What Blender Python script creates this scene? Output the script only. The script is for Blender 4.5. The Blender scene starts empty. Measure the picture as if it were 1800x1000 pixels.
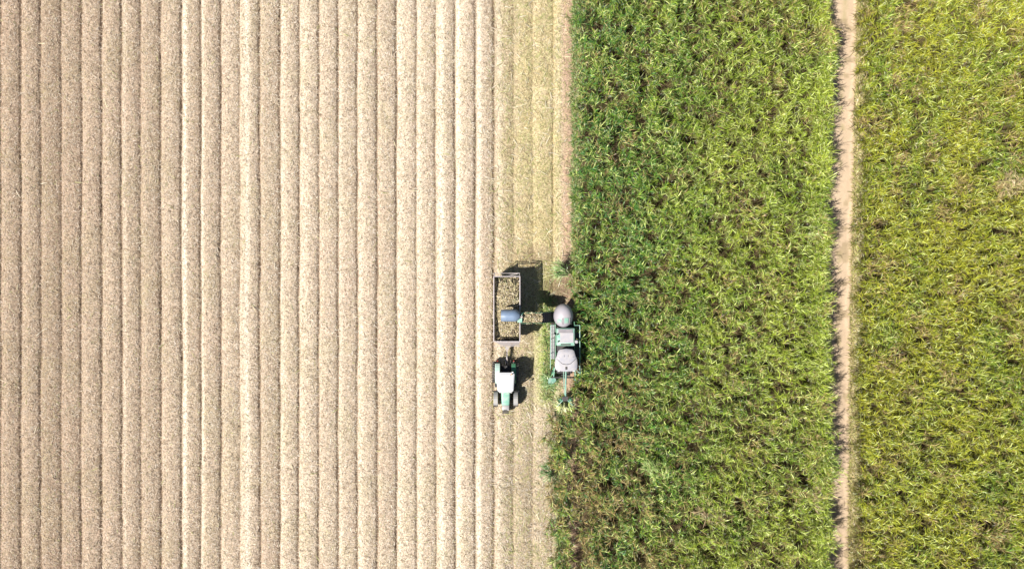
import bpy, bmesh, math, random
import numpy as np
from mathutils import Vector, Matrix
R = math.radians
random.seed(4); rng = np.random.default_rng(11)
SC = bpy.context.scene
COL = SC.collection

# ------------------------------------------------------------ camera, sky, sun, exposure
CAMH = 70.0
cam = bpy.data.objects.new('camera', bpy.data.cameras.new('camera'))
COL.objects.link(cam); SC.camera = cam
cam.location = (0, 0, CAMH); cam.rotation_euler = (0, 0, 0)
cam.data.lens = 28.0; cam.data.sensor_width = 36.0; cam.data.clip_end = 9000; cam.data.clip_start = 0.5
SUN = Vector((-0.62, -0.36, 1.0)).normalized()          # towards the sun
elev = math.asin(SUN.z); azim = math.atan2(SUN.x, SUN.y)
w = bpy.data.worlds.new('World'); SC.world = w; w.use_nodes = True
nt = w.node_tree; nt.nodes.clear()
sky = nt.nodes.new('ShaderNodeTexSky'); sky.sky_type = 'NISHITA'; sky.sun_disc = False
sky.sun_elevation = elev; sky.sun_rotation = azim
bg = nt.nodes.new('ShaderNodeBackground'); bg.inputs[1].default_value = 0.05
wo = nt.nodes.new('ShaderNodeOutputWorld')
nt.links.new(sky.outputs[0], bg.inputs[0]); nt.links.new(bg.outputs[0], wo.inputs[0])
sl = bpy.data.lights.new('sun', 'SUN'); sl.energy = 5.0; sl.angle = R(0.53); sl.color = (1.0, 0.955, 0.88)
so = bpy.data.objects.new('sun', sl); COL.objects.link(so)
so.rotation_euler = SUN.to_track_quat('Z', 'Y').to_euler(); so.location = (-30, -20, 80)
SC.view_settings.view_transform = 'Standard'; SC.view_settings.look = 'None'
SC.view_settings.exposure = 0.80; SC.view_settings.gamma = 1.0

# ------------------------------------------------------------ helpers
def px(X, Y, h=0.0):
    """photo pixel -> place on the ground plan for something h metres high"""
    k = 0.05 * (CAMH - h) / CAMH
    return ((X - 900) * k, (500 - Y) * k)

_tab = np.random.default_rng(5).random((256, 256))
def vn(x, y, s, seed=0, sy=None):
    """value noise 0..1, cell size s metres"""
    sy = s if sy is None else sy
    u = np.asarray(x) / s + 17.3 * seed + 1000; v = np.asarray(y) / sy + 7.7 * seed + 1000
    i = np.floor(u).astype(int); j = np.floor(v).astype(int); f = u - i; g = v - j
    f = f * f * (3 - 2 * f); g = g * g * (3 - 2 * g)
    t = lambda a, b: _tab[a % 256, b % 256]
    return (t(i, j) * (1 - f) + t(i + 1, j) * f) * (1 - g) + (t(i, j + 1) * (1 - f) + t(i + 1, j + 1) * f) * g
def fbm(x, y, s, seed=0, n=3, sy=None):
    r = 0; a = 1; tot = 0
    for k in range(n):
        r = r + a * vn(x, y, s / 2 ** k, seed + 3 * k, None if sy is None else sy / 2 ** k); tot += a; a *= .55
    return r / tot
def sst(a, b, x):
    t = np.clip((x - a) / (b - a), 0, 1); return t * t * (3 - 2 * t)

def tag(o, label=None, cat=None, group=None, kind=None):
    if label: o['label'] = label
    if cat: o['category'] = cat
    if group: o['group'] = group
    if kind: o['kind'] = kind
    return o
def empty(name, loc, rz=0, parent=None):
    o = bpy.data.objects.new(name, None); COL.objects.link(o); o.location = loc; o.rotation_euler = (0, 0, rz)
    o.empty_display_size = .3
    if parent: o.parent = parent
    return o

def np_mesh(name, co, quads, mat, col=None, parent=None, smooth=False):
    me = bpy.data.meshes.new(name)
    co = np.asarray(co, dtype=np.float32); quads = np.asarray(quads, dtype=np.int32)
    n = len(quads); k = quads.shape[1]
    me.vertices.add(len(co)); me.vertices.foreach_set('co', co.ravel())
    me.loops.add(n * k); me.loops.foreach_set('vertex_index', quads.ravel())
    me.polygons.add(n); me.polygons.foreach_set('loop_start', np.arange(0, n * k, k, dtype=np.int32))
    me.polygons.foreach_set('loop_total', np.full(n, k, dtype=np.int32))
    if smooth: me.polygons.foreach_set('use_smooth', np.ones(n, dtype=bool))
    if col is not None:
        a = me.color_attributes.new('col', 'FLOAT_COLOR', 'POINT')
        c = np.ones((len(co), 4), dtype=np.float32); c[:, :3] = col
        a.data.foreach_set('color', c.ravel())
    me.update(calc_edges=True); me.validate()
    me.materials.append(mat)
    o = bpy.data.objects.new(name, me); COL.objects.link(o)
    if parent: o.parent = parent
    return o

def nodes(name):
    m = bpy.data.materials.new(name); m.use_nodes = True
    t = m.node_tree; t.nodes.clear()
    out = t.nodes.new('ShaderNodeOutputMaterial'); p = t.nodes.new('ShaderNodeBsdfPrincipled')
    t.links.new(p.outputs[0], out.inputs[0])
    return m, t, p, out
def noise(t, scale, detail=3, rough=.6, vec=None, dim='3D'):
    n = t.nodes.new('ShaderNodeTexNoise'); n.inputs['Scale'].default_value = scale
    n.inputs['Detail'].default_value = detail; n.inputs['Roughness'].default_value = rough
    if vec: t.links.new(vec, n.inputs['Vector'])
    return n
def ramp(t, src, stops):
    r = t.nodes.new('ShaderNodeValToRGB'); e = r.color_ramp.elements
    while len(e) < len(stops): e.new(.5)
    for k, (p, c) in enumerate(stops):
        e[k].position = p; e[k].color = (*c, 1) if len(c) == 3 else c
    t.links.new(src, r.inputs[0]); return r
def mixc(t, a, b, fac=None, mode='MIX', f=1.0):
    m = t.nodes.new('ShaderNodeMix'); m.data_type = 'RGBA'; m.blend_type = mode
    m.inputs[0].default_value = f
    if fac is not None: t.links.new(fac, m.inputs[0])
    for s, k in ((a, 6), (b, 7)):
        if isinstance(s, tuple): m.inputs[k].default_value = (*s, 1)
        else: t.links.new(s, m.inputs[k])
    return m.outputs[2]
def bump(t, p, src, strength, dist):
    b = t.nodes.new('ShaderNodeBump'); b.inputs['Strength'].default_value = strength; b.inputs['Distance'].default_value = dist
    t.links.new(src, b.inputs['Height']); t.links.new(b.outputs[0], p.inputs['Normal'])

def paint(name, c, rough=.4, metal=0.0, dust=.35, dustc=(.42, .36, .27), sc=2.2, spec=.5):
    """worn machine paint: base colour, uneven dust film and scuffs"""
    m, t, p, o = nodes(name)
    tc = t.nodes.new('ShaderNodeTexCoord').outputs['Object']
    n1 = noise(t, sc, 5, .65, tc); n2 = noise(t, sc * 9, 3, .7, tc)
    f = ramp(t, n1.outputs[0], [(.38, (0, 0, 0)), (.72, (dust,) * 3)])
    base = mixc(t, tuple(x * .86 for x in c), tuple(min(1, x * 1.1) for x in c), n2.outputs[0])
    t.links.new(mixc(t, base, dustc, f.outputs[0]), p.inputs['Base Color'])
    rr = ramp(t, n1.outputs[0], [(.35, (rough,) * 3), (.75, (min(1, rough + .35),) * 3)])
    t.links.new(rr.outputs[0], p.inputs['Roughness']); p.inputs['Metallic'].default_value = metal
    p.inputs['Specular IOR Level'].default_value = spec
    bump(t, p, n2.outputs[0], .12, .01)
    return m

def attr_mat(name, rough=.5, transl=0.0, spec=.4, speck=None):
    m, t, p, out = nodes(name)
    a = t.nodes.new('ShaderNodeAttribute'); a.attribute_name = 'col'
    c = a.outputs['Color']
    if speck:
        tc = t.nodes.new('ShaderNodeTexCoord').outputs['Object']
        for sc, lo, hi in speck:
            n = noise(t, sc, 4, .7, tc)
            r = ramp(t, n.outputs[0], [(.3, (lo,) * 3), (.7, (hi,) * 3)])
            c = mixc(t, c, r.outputs[0], mode='MULTIPLY')
    t.links.new(c, p.inputs['Base Color']); p.inputs['Roughness'].default_value = rough
    p.inputs['Specular IOR Level'].default_value = spec
    if transl:
        tr = t.nodes.new('ShaderNodeBsdfTranslucent'); t.links.new(c, tr.inputs['Color'])
        ms = t.nodes.new('ShaderNodeMixShader'); ms.inputs[0].default_value = transl
        t.links.new(p.outputs[0], ms.inputs[1]); t.links.new(tr.outputs[0], ms.inputs[2])
        t.links.new(ms.outputs[0], out.inputs[0])
    return m

class MB:
    """collects solids, build() links them as one mesh object"""
    def __init__(s): s.b = bmesh.new()
    def box(s, c, d, rot=None, bev=.0, taper=None):
        g = bmesh.ops.create_cube(s.b, size=1.0); v = g['verts']
        for q in v:
            if taper and q.co.z > 0: q.co.x *= taper[0]; q.co.y *= taper[1]
            q.co = Vector((q.co.x * d[0], q.co.y * d[1], q.co.z * d[2]))
        if bev:
            es = list({e for q in v for e in q.link_edges})
            r = bmesh.ops.bevel(s.b, geom=es, offset=bev, segments=2, affect='EDGES', profile=.5)
            v = list({q for f in r['faces'] for q in f.verts} | {q for q in v if q.is_valid})
            v = s._island(v[0])
        M = Matrix.Translation(c)
        if rot: M = M @ (rot if isinstance(rot, Matrix) else Matrix.Rotation(rot[1], 4, rot[0]))
        bmesh.ops.transform(s.b, matrix=M, verts=v); return s
    def _island(s, v0):
        seen = {v0}; st = [v0]
        while st:
            a = st.pop()
            for e in a.link_edges:
                o = e.other_vert(a)
                if o not in seen: seen.add(o); st.append(o)
        return list(seen)
    def rod(s, a, b, r0, r1=None, n=10):
        a = Vector(a); b = Vector(b); r1 = r0 if r1 is None else r1; d = b - a
        g = bmesh.ops.create_cone(s.b, cap_ends=True, segments=n, radius1=r0, radius2=max(r1, 1e-4), depth=d.length)
        bmesh.ops.transform(s.b, matrix=Matrix.Translation((a + b) / 2) @ d.to_track_quat('Z', 'Y').to_matrix().to_4x4(), verts=g['verts']); return s
    def bar(s, a, b, wd, ht):
        a = Vector(a); b = Vector(b); d = b - a
        q = d.to_track_quat('Y', 'Z').to_matrix().to_4x4()
        return s.box((a + b) / 2, (wd, d.length, ht), q)
    def tube(s, pts, r, n=8):
        for a, b in zip(pts[:-1], pts[1:]): s.rod(a, b, r, r, n)
        return s
    def loft(s, rings, cap=True):
        vs = [[s.b.verts.new(p) for p in r] for r in rings]; n = len(rings[0])
        for a, b in zip(vs[:-1], vs[1:]):
            for i in range(n): s.b.faces.new((a[i], a[(i + 1) % n], b[(i + 1) % n], b[i]))
        if cap: s.b.faces.new(list(reversed(vs[0]))); s.b.faces.new(vs[-1])
        return s
    def lathe_x(s, c, prof, n=40):
        """prof: (x, r) pairs turned about the x axis through c"""
        rings = []
        for X, r in prof:
            rings.append([(c[0] + X, c[1] + r * math.cos(2 * math.pi * k / n), c[2] + r * math.sin(2 * math.pi * k / n)) for k in range(n)])
        return s.loft(rings, True)
    def sheet(s, rows, th=.02):
        """a curved plate through rows of points, th thick (along -z then inwards)"""
        top = [[s.b.verts.new(p) for p in r] for r in rows]
        f = []
        for a, b in zip(top[:-1], top[1:]):
            for i in range(len(a) - 1): f.append(s.b.faces.new((a[i], a[i + 1], b[i + 1], b[i])))
        bmesh.ops.recalc_face_normals(s.b, faces=f)
        bmesh.ops.solidify(s.b, geom=f, thickness=th); return s
    def build(s, name, mat, parent=None, smooth=False, label=None, loc=None):
        bmesh.ops.recalc_face_normals(s.b, faces=s.b.faces)
        me = bpy.data.meshes.new(name); s.b.to_mesh(me); s.b.free(); me.materials.append(mat)
        if smooth:
            for p in me.polygons: p.use_smooth = True
            try: me.set_sharp_from_angle(angle=R(38))
            except Exception: pass
        o = bpy.data.objects.new(name, me); COL.objects.link(o)
        if parent: o.parent = parent
        if loc: o.location = loc
        if label: o['label'] = label
        return o

# ------------------------------------------------------------ ground with its ridges, furrows and wheel lines
FUR_PX = [-210, -175, -139, -104, -69, -34, 2, 37, 72, 108, 143, 179, 214, 248, 283, 319, 353, 388, 422, 457, 492, 525, 560, 594, 628, 663, 697, 732, 766, 800, 835, 868, 903, 937, 972, 1006]
FUR = np.array([(p - 900) * .05 for p in FUR_PX])
FUR = np.concatenate([FUR[0] - 1.75 * np.arange(14, 0, -1), FUR])
nF = len(FUR)
r2 = np.random.default_rng(21)
AMP = .15 + .12 * r2.random(nF); DEP = .45 + .55 * r2.random(nF); TINT = r2.random(nF)
def fi(p): return int(np.argmin(abs(FUR - (p - 900) * .05)))
for p in (37, 179, 319, 353, 594, 663, 868, 835): DEP[fi(p)] = 1.0
for p in (422, 903, 937): DEP[fi(p)] = .15
for p in (903, 937, 972): AMP[fi(p)] = .13
def rowpos(x, y):
    wob = (vn(x, y, 4, 2, sy=9) - .5) * .10 + (vn(x, y, 1.2, 8, sy=2.2) - .5) * .09
    xx = x + wob
    i = np.clip(np.searchsorted(FUR, xx) - 1, 0, nF - 2)
    f = (xx - FUR[i]) / (FUR[i + 1] - FUR[i])
    return i, np.clip(f, 0, 1), xx
def gz(x, y):
    x = np.asarray(x, float); y = np.asarray(y, float)
    i, f, xx = rowpos(x, y)
    a = AMP[i]
    # steep face on the left of each ridge, long back slope down to the next furrow
    pk = .38 + .14 * (TINT[i] - .5)
    prof = np.where(f < pk, np.sin(f / pk * math.pi / 2) ** .9, np.cos((f - pk) / (1 - pk) * math.pi / 2) ** .85)
    slot = np.exp(-(f / .045) ** 2) * DEP[i] + np.exp(-((1 - f) / .06) ** 2) * DEP[np.clip(i + 1, 0, nF - 1)]
    z = a * prof - .13 * slot * (.5 + .9 * vn(x, y, 2.5, 5))
    z = z + .06 * (fbm(x, y, .8, 4, 3) - .5) + .05 * (vn(x, y, .24, 6) - .5)
    inf = 1 - sst(4.6, 5.6, x)
    out = .06 * (fbm(x, y, 1.2, 9) - .5)
    fade = 1 - sst(60, 90, abs(x)); fy = 1 - sst(60, 90, abs(y))
    return (z * inf + out * (1 - inf)) * fade * fy

def churn_shade(x, y):
    """dark trash and soil around the machines, with hood and elevator shadow painted in"""
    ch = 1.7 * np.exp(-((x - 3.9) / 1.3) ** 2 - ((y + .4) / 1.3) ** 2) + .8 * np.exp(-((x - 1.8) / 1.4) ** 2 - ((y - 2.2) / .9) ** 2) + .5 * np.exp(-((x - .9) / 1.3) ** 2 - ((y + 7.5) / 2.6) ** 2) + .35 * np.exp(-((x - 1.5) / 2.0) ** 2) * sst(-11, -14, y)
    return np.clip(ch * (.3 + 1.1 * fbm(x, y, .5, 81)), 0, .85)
def mulch_col(x, y):
    i, f, xx = rowpos(x, y)
    c = np.zeros((len(x), 3))
    base = np.array([.50, .425, .335]); pale = np.array([.66, .59, .49]); pink = np.array([.52, .405, .335]); oliv = np.array([.45, .41, .285]); soil = np.array([.13, .09, .06])
    t = fbm(x, y, 3.2, 31, 3, sy=7)[:, None]
    tin = TINT[i][:, None]
    c = base * (1 - .35 * sst(.45, .8, t)) + pink * .35 * sst(.45, .8, t)
    c = c * (.90 + .20 * tin); c = c * (1 - .4 * tin) + pale * .4 * tin
    g = fbm(x, y, 2.0, 41, 3)[:, None]
    c = c * (1 - .5 * sst(.5, .75, g)) + oliv * .5 * sst(.5, .75, g)
    # lens falloff painted darker towards far left, paler straw beside the last rows
    lens_fade = sst(-45, -12, x)[:, None]
    c = c * (1 - (1 - lens_fade) * np.array([.22, .27, .30])) * (.98 + .17 * lens_fade)
    c = c * np.array([.95, .885, .83])
    # furrow bottoms: bare, broken soil showing between the straw; back slopes painted shaded
    d = np.minimum(f, 1 - f) * 1.75
    dep = np.where(f < .5, DEP[i], DEP[np.clip(i + 1, 0, nF - 1)])
    s = np.exp(-(d / .09) ** 2) * dep * (.5 + 1.1 * fbm(x, y, 1.1, 12, 3, sy=2.5))
    back_shade = np.exp(-((1 - f) * 1.75 / .62) ** 2) * (.30 + .65 * sst(.35, .75, fbm(x, y, .6, 14)))  # shade of the slope turned from the sun, put into the colour
    s = np.clip(s * .95 + back_shade * .62, 0, .92)[:, None]
    c = c * (1 - s) + soil * 1.5 * s
    # chaff pressed smooth and pale by tyres
    for p, wd, st in ((326, .22, .8), (357, .15, .6), (436, .2, .75), (497, .15, .35), (599, .15, .4), (635, .18, .3), (777, .25, .7), (806, .2, .6), (842, .22, .8), (738, .2, .45), (704, .2, .35), (878, .2, .5), (221, .16, .3), (980, .15, .6)):
        q = np.exp(-((xx - (p - 900) * .05) / wd) ** 2)[:, None] * st * (.6 + .5 * vn(x, y, 5, 3)[:, None])
        c = c * (1 - q) + np.array([.69, .62, .50]) * q
    # freshly cut strip: greener trash, bare pinkish soil against the standing cane
    xj = x + 2.2 * (fbm(x, y, 1.3, 52) - .5)
    fr = sst(-2.6, 1.2, xj) * (1 - sst(4.0, 4.6, x)) * (.35 + .65 * sst(-8, 2, y)) * (.3 + .9 * fbm(x, y, 1.4, 51))
    fr = np.clip(fr * .75, 0, .85)[:, None]
    c = c * (1 - fr) + np.array([.50, .41, .19]) * fr
    wk = (1 - sst(-2.6, .2, xj) * (.06 + .12 * sst(.4, .7, fbm(x, y, .9, 57))))[:, None]
    c = c * wk
    for X0 in (-1.43, .33):
        tm_ = np.exp(-((x - X0) / .20) ** 4) * (.35 + .25 * ((y * 3.3) % 1.0 > .5)) * (.5 + .8 * fbm(x, y, .8, 58)) * sst(-7, -1, y)
        c = c * (1 - .38 * tm_[:, None])
    gr = np.exp(-((x - 2.95) / .75) ** 2) * sst(-11.5, -9.5, y) * (1 - sst(-2, 3, y)) * (.55 + .7 * fbm(x, y, .9, 61))
    gr = np.clip(gr * 1.0, 0, .85)[:, None]
    c = c * (1 - gr) + np.array([.34, .46, .09]) * gr
    bs = sst(4.15, 4.7, x) * (.5 + .6 * fbm(x, y, 1.0, 71)); bs = np.clip(bs, 0, .95)[:, None]
    c = c * (1 - bs) + np.array([.46, .31, .22]) * bs
    # churned brown trash behind the machine, plus painted hood shadow
    ch = churn_shade(x, y)[:, None]
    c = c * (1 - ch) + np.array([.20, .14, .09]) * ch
    # under the standing cane: soil and leaf litter, darkened to paint canopy shade
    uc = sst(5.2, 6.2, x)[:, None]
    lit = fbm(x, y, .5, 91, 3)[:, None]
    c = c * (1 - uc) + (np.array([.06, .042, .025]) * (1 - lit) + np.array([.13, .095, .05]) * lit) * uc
    fg = (uc[:, 0] * sst(30.5, 33, abs(y)) + sst(49, 52, x) * (abs(y) <= 30.5))[:, None].clip(0, 1)
    c = c * (1 - fg) + np.array([.09, .14, .03]) * (.5 + lit) * fg                # the same crop carries on in the distance
    return np.clip(c, .01, .9)

xs = np.concatenate([-np.geomspace(2600, 62, 14), np.arange(-60, -48, .35), np.arange(-48, 6.5, .075), np.arange(6.6, 56, .5), np.geomspace(60, 2600, 14)])
ys = np.concatenate([-np.geomspace(2600, 50, 14), np.arange(-48, -28, .6), np.arange(-28, 28, .2), np.arange(28, 48, .6), np.geomspace(50, 2600, 14)])
X, Y = np.meshgrid(xs, ys, indexing='ij'); Z = gz(X, Y)
ids = np.arange(X.size).reshape(X.shape)
q = np.stack([ids[:-1, :-1], ids[1:, :-1], ids[1:, 1:], ids[:-1, 1:]], -1).reshape(-1, 4)
gm = attr_mat('mulched soil', rough=.95, spec=.1, speck=[(9.0, .34, 1.38), (3.1, .86, 1.10)])
tn = gm.node_tree; pb = [n for n in tn.nodes if n.type == 'BSDF_PRINCIPLED'][0]
nb = noise(tn, 14, 4, .7, tn.nodes.new('ShaderNodeTexCoord').outputs['Object']); bump(tn, pb, nb.outputs[0], .55, .05)
ground = np_mesh('ground', np.stack([X.ravel(), Y.ravel(), Z.ravel()], 1), q, gm, mulch_col(X.ravel(), Y.ravel()), smooth=True)
tag(ground, kind='structure')

# dirt track between the two blocks of cane, with two worn wheel lines
def trk_r(y):   # right-hand edge
    return np.interp(-y, [-60, -25, -12, 0, 12, 25, 60], [30.6, 30.4, 30.15, 29.85, 29.7, 29.65, 29.4])
ty = np.arange(-60, 60, .2); tt = np.linspace(0, 1, 46)
TY, TT = np.meshgrid(ty, tt, indexing='ij')
TX = trk_r(TY) - 3.25 + 3.45 * TT + .5 * (vn(TY * 0, TY, 1.6, 4) - .5) * TT
TZ = .045 + .012 * (fbm(TX, TY, .6, 3) - .5) - .02 * (np.exp(-((TT - .38) / .06) ** 2) + np.exp(-((TT - .82) / .05) ** 2)) - .16 * (np.exp(-(TT / .03) ** 2) + np.exp(-((1 - TT) / .03) ** 2))
ids = np.arange(TX.size).reshape(TX.shape)
q = np.stack([ids[:-1, :-1], ids[1:, :-1], ids[1:, 1:], ids[:-1, 1:]], -1).reshape(-1, 4)
a = fbm(TX.ravel(), TY.ravel(), .9, 7)[:, None]; b_ = fbm(TX.ravel(), TY.ravel(), .25, 17)[:, None]
rut = (np.exp(-((TT.ravel() - .38) / .07) ** 2) + np.exp(-((TT.ravel() - .82) / .06) ** 2))[:, None]
tc_ = np.array([.43, .325, .225]) * (.92 + .12 * sst(-15, 15, TY.ravel()))[:, None] * (.88 + .2 * a) * (.92 + .16 * b_) * (1 + .12 * rut)
spots = sst(.72, .80, vn(TX.ravel(), TY.ravel(), .7, 27))[:, None] * .5
md = (np.exp(-((TT.ravel() - .60) / .07) ** 2) * sst(.5, .72, fbm(TX.ravel(), TY.ravel(), .8, 37)))[:, None] * .45
tc_ = tc_ * (1 - md) + np.array([.24, .22, .09]) * md
tc_ = tc_ * (1 - spots) + np.array([.22, .17, .09]) * spots
tm = attr_mat('track dirt', rough=.95, spec=.1, speck=[(16, .86, 1.1)])
tag(np_mesh('dirt_track', np.stack([TX.ravel(), TY.ravel(), TZ.ravel()], 1), q, tm, tc_, smooth=True), kind='structure')

# ------------------------------------------------------------ blades: one builder for straw, leaves and grass
def blades(org, az, L, W, th0, bend, col, seg=4, twist=None, prof=None, tipdark=0.0):
    """org (n,3); blade starts at elevation th0 and curves down by bend over its length L"""
    n = len(az); s = np.linspace(0, 1, seg + 1)
    prof = np.interp(s, [0, .25, .7, 1], [.55, 1, .7, .06]) if prof is None else prof
    h = np.zeros(n); z = np.zeros(n)
    ca, sa = np.cos(az), np.sin(az)
    tw = np.zeros(n) if twist is None else twist
    V = np.zeros((n, seg + 1, 2, 3), np.float32)
    for k in range(seg + 1):
        th = th0 - bend * (s[k] ** 1.15)
        if k:
            h = h + np.cos(thp) * L / seg; z = z + np.sin(thp) * L / seg
        thp = th0 - bend * ((s[k] + .5 / seg) ** 1.15)
        p = np.stack([org[:, 0] + ca * h, org[:, 1] + sa * h, org[:, 2] + z], 1)
        wv = (W * prof[k] / 2)
        up = np.stack([-ca * np.sin(th), -sa * np.sin(th), np.cos(th)], 1)
        sd = np.stack([-sa, ca, 0 * ca], 1)
        side = sd * np.cos(tw)[:, None] + up * np.sin(tw)[:, None]
        V[:, k, 0] = p - side * wv[:, None]; V[:, k, 1] = p + side * wv[:, None]
    base = (np.arange(n) * (seg + 1) * 2)[:, None]
    qs = []
    for k in range(seg):
        o = 2 * k; qs.append(np.concatenate([base + o, base + o + 1, base + o + 3, base + o + 2], 1))
    Q = np.stack(qs, 1).reshape(-1, 4)
    C = np.repeat(col[:, None, :], (seg + 1) * 2, axis=1).reshape(-1, 3)
    return V.reshape(-1, 3), Q, C
def join(parts):
    vs, qs, cs = [], [], []; o = 0
    for v, q, c in parts:
        vs.append(v); qs.append(q + o); cs.append(c); o += len(v)
    return np.concatenate(vs), np.concatenate(qs), np.concatenate(cs)

# straw lying on the harvested ground
N = 420000
x = rng.uniform(-48, 5.0, N); y = rng.uniform(-29, 29, N)
i, f, xx = rowpos(x, y)
keep = rng.random(N) > .85 * np.exp(-(np.minimum(f, 1 - f) / .06) ** 2)
for p in (326, 357, 436, 777, 806, 842, 878): keep &= ~((abs(xx - (p - 900) * .05) < .2) & (rng.random(N) < .35))
for X0 in (-1.43, .33): keep &= ~((abs(x - X0) < .22) & (y > -6) & (rng.random(N) < .45))
keep &= ~((x > 4.3) & (rng.random(N) < .6))
x, y = x[keep], y[keep]; N = len(x)
pal = np.array([[.72, .64, .52], [.60, .51, .39], [.48, .39, .29], [.80, .75, .65], [.28, .20, .12], [.60, .53, .34], [.13, .09, .06]])
pc = pal[rng.choice(7, N, p=[.20, .19, .15, .14, .14, .07, .11])] * rng.uniform(.85, 1.1, (N, 1))
pc = pc * (1 - (1 - sst(-45, -12, x))[:, None] * np.array([.18, .23, .26]))  # lens falloff repeated in the straw colour
ns_ = (sst(-2.8, 1.4, x + 2.4 * (fbm(x, y, 1.1, 53) - .5)) * sst(-14, 2, y))[:, None]; pc = pc * (1 - ns_ * np.array([.06, .07, .34]))
chs = churn_shade(x, y)[:, None]; pc = pc * (1 - .75 * chs) + np.array([.16, .11, .06]) * .5 * chs  # straw takes the same trash tone and painted shadow
fresh = sst(-1.4, 0, x) * (fbm(x, y, 1.2, 77) > .45)
green = (rng.random(N) < .38 * fresh + .02 + .55 * np.exp(-((x - 2.95) / .7) ** 2) * sst(-11.5, -9.5, y) * (1 - sst(-2, 2, y)))
pc[green] = np.array([.40, .42, .17]) * rng.uniform(.7, 1.2, (green.sum(), 1))
v, q, c = blades(np.stack([x, y, gz(x, y) + rng.uniform(.01, .05, N)], 1), rng.uniform(0, 6.283, N), rng.uniform(.08, .30, N), rng.uniform(.012, .032, N),
                 rng.uniform(-.05, .35, N), rng.uniform(0, .6, N), pc, seg=2, twist=rng.normal(0, .5, N), prof=np.array([.8, 1, .5]))
straw_m = attr_mat('dry straw', rough=.7, spec=.25, transl=.15)
nl_ = 4500; x = np.where(rng.random(nl_) < .72, rng.uniform(-2, 5, nl_), rng.uniform(-48, 5, nl_)); y = rng.uniform(-29, 29, nl_)
pc = np.array([[.62, .56, .36], [.44, .36, .22], [.36, .38, .14], [.70, .64, .50]])[rng.choice(4, nl_)] * rng.uniform(.6, 1.1, (nl_, 1))
ll = blades(np.stack([x, y, gz(x, y) + .04], 1), rng.uniform(0, 6.283, nl_), rng.uniform(.3, .9, nl_), rng.uniform(.025, .05, nl_), rng.uniform(.1, .5, nl_), rng.uniform(.4, 1.2, nl_), pc, seg=3, twist=rng.normal(0, .6, nl_), prof=np.array([.6, 1, .8, .1]))
v, q, c = join([(v, q, c), ll])
tag(np_mesh('straw_mulch', v, q, straw_m, c), 'pale chopped cane straw lying over the harvested rows', 'straw', kind='stuff')

# ------------------------------------------------------------ standing sugarcane
leaf_m = attr_mat('cane leaf', rough=.36, spec=.45, transl=.07)
stalk_m = attr_mat('cane stalk', rough=.5, spec=.4)
G_dark = np.array([.045, .115, .016]); G_mid = np.array([.115, .245, .024]); G_yel = np.array([.28, .345, .035]); G_blue = np.array([.05, .16, .04]); G_gold = np.array([.32, .325, .025])
G_pale = np.array([.50, .56, .18]); DRY = np.array([.42, .33, .13]); DRYB = np.array([.22, .145, .06])
def leaf_cols(x, y, n, right):
    r = rng.random(n)
    c = G_dark * (1 - r[:, None]) + G_mid * r[:, None]
    if right: zy = .80 + .0 * x; zy = zy - .10 * sst(38, 45, x) * sst(0, 15, -y)
    else: zy = .16 + .62 * sst(8, 22, x)
    p = fbm(x, y, 3.0, 101, 3)
    zy = zy + (.22 * (vn(x, y * 0, 1.1, 13) - .5))
    t = np.clip(zy + (p - .5) * 1.2 + rng.normal(0, .22, n), 0, 1)[:, None]
    c = c * (1 - t) + (G_gold if right else G_yel) * t * (.72 + .5 * r[:, None])
    if not right:
        bl = (rng.random(n) < .30 * (1 - sst(6, 18, x)))
        c[bl] = G_blue * rng.uniform(.7, 1.4, (bl.sum(), 1))
    pl = rng.random(n) < (.20 if not right else .12)  # pale leaves stand for sunlit highlights, painted as leaf colour
    c[pl] = G_pale * rng.uniform(.65, 1.25, (pl.sum(), 1))
    d = fbm(x, y, 1.5, 131, 3); dp = np.clip(sst(.56, .74, d) * (.55 if right else .36) + (.08 if right else .05), 0, 1)
    if not right: dp = dp + .40 * np.clip(sst(-4, -14, y * 1.0) * sst(.45, .7, fbm(x, y, 2.4, 141)), 0, 1) * (1 - .5 * sst(10, 24, x))
    if not right: dp = dp + .35 * (sst(-9, -12, y) * (1 - sst(4.5, 7.5, x)) + .5 * sst(-2, -10, y) * np.exp(-((x - 9.5) / 2.5) ** 2)) * sst(.35, .6, fbm(x, y, 1.0, 191))
    dr = rng.random(n) < dp
    k = rng.random((dr.sum(), 1))
    c[dr] = DRY * k + DRYB * (1 - k)
    return c
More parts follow.
